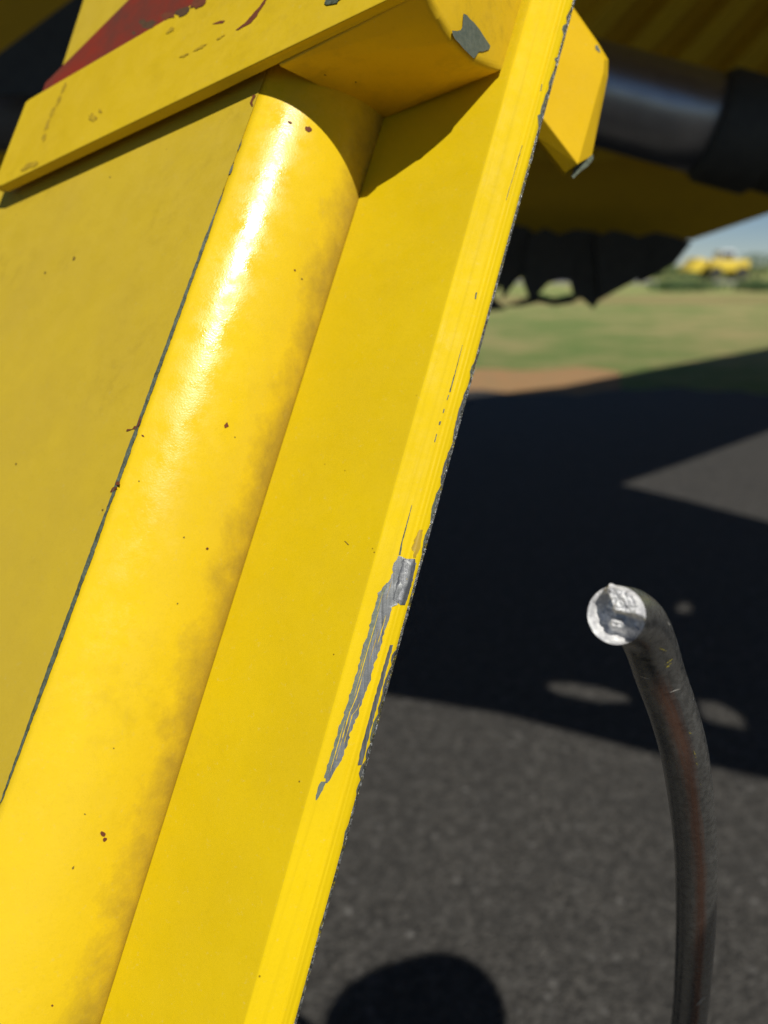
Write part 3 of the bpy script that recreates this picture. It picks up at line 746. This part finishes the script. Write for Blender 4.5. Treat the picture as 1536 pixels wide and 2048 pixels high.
shl = joint((bx - .18, by + .01, 1.45), .06); elb = joint((bx - .36, by - .03, 1.27), .043); wri = joint((.11, -.09, 1.555), .030); plm = joint((.060, -.060, 1.565), .028)
link(che, shl, elb, wri, plm)
for dz, L in ((.020, .050), (.005, .055), (-.010, .052), (-.024, .042)):
    a = joint((.034, -.045, 1.565 + dz), .010); b = joint((.034 - L * .6, -.040, 1.565 + dz), .009); c_ = joint((.034 - L * .9, -.034, 1.565 + dz), .008); link(plm, a, b, c_)
th = joint((.048, -.078, 1.60), .010); th2 = joint((.022, -.064, 1.615), .009); link(plm, th, th2)
shr = joint((bx + .19, by, 1.45), .06); elr = joint((bx + .24, by - .04, 1.14), .043); wrr = joint((bx + .21, by + .06, .90), .03); pr_ = joint((bx + .205, by + .09, .83), .028); link(che, shr, elr, wrr, pr_)
for k in range(4):
    a = joint((bx + .21, by + .07 + k * .016, .78), .009); b = joint((bx + .20, by + .07 + k * .016, .74), .008); link(pr_, a, b)
a = joint((bx + .185, by + .12, .80), .009); link(pr_, a)
me = bpy.data.meshes.new('body'); me.from_pydata([tuple(j[0]) for j in J], E_, []); body = bpy.data.objects.new('body', me); COL.objects.link(body)
sk = body.modifiers.new('skin', 'SKIN'); ss = body.modifiers.new('sub', 'SUBSURF'); ss.levels = 2; ss.render_levels = 2
for i, (p, r) in enumerate(J): me.skin_vertices[0].data[i].radius = (r, r)
me.skin_vertices[0].data[0].use_root = True; me.materials.append(M_shirt); keep(body, person)
prof = [(.001, .125), (.05, .120), (.085, .10), (.103, .05), (.108, .01), (.115, .0), (.15, -.006), (.196, -.012), (.197, -.016), (.15, -.012), (.11, -.006), (.10, .0)]
vs, fs = [], []
for r, z_ in prof:
    for k in range(28): q = 2 * math.pi * k / 28; r_ = r * (1 + (.07 * math.sin(2 * q + .6) + .05 * math.sin(3 * q)) * (r > .14)); vs.append((HX + r_ * math.cos(q), HY + r_ * math.sin(q) * 1.05, 1.785 + z_ + (.02 * math.sin(2 * q) if r > .14 else 0)))
for i in range(len(prof) - 1):
    for k in range(28): j = (k + 1) % 28; fs.append([i * 28 + k, i * 28 + j, i * 28 + 28 + j, i * 28 + 28 + k])
keep(obj('hat', vs, fs, M_hat, smooth=True), person)
ph = box('phone', (-.036, -.024, 1.53), (.036, -.016, 1.675), M_phone, None, .004)
tag(ph, 'slim black phone held upright in the hand of the person', 'phone')
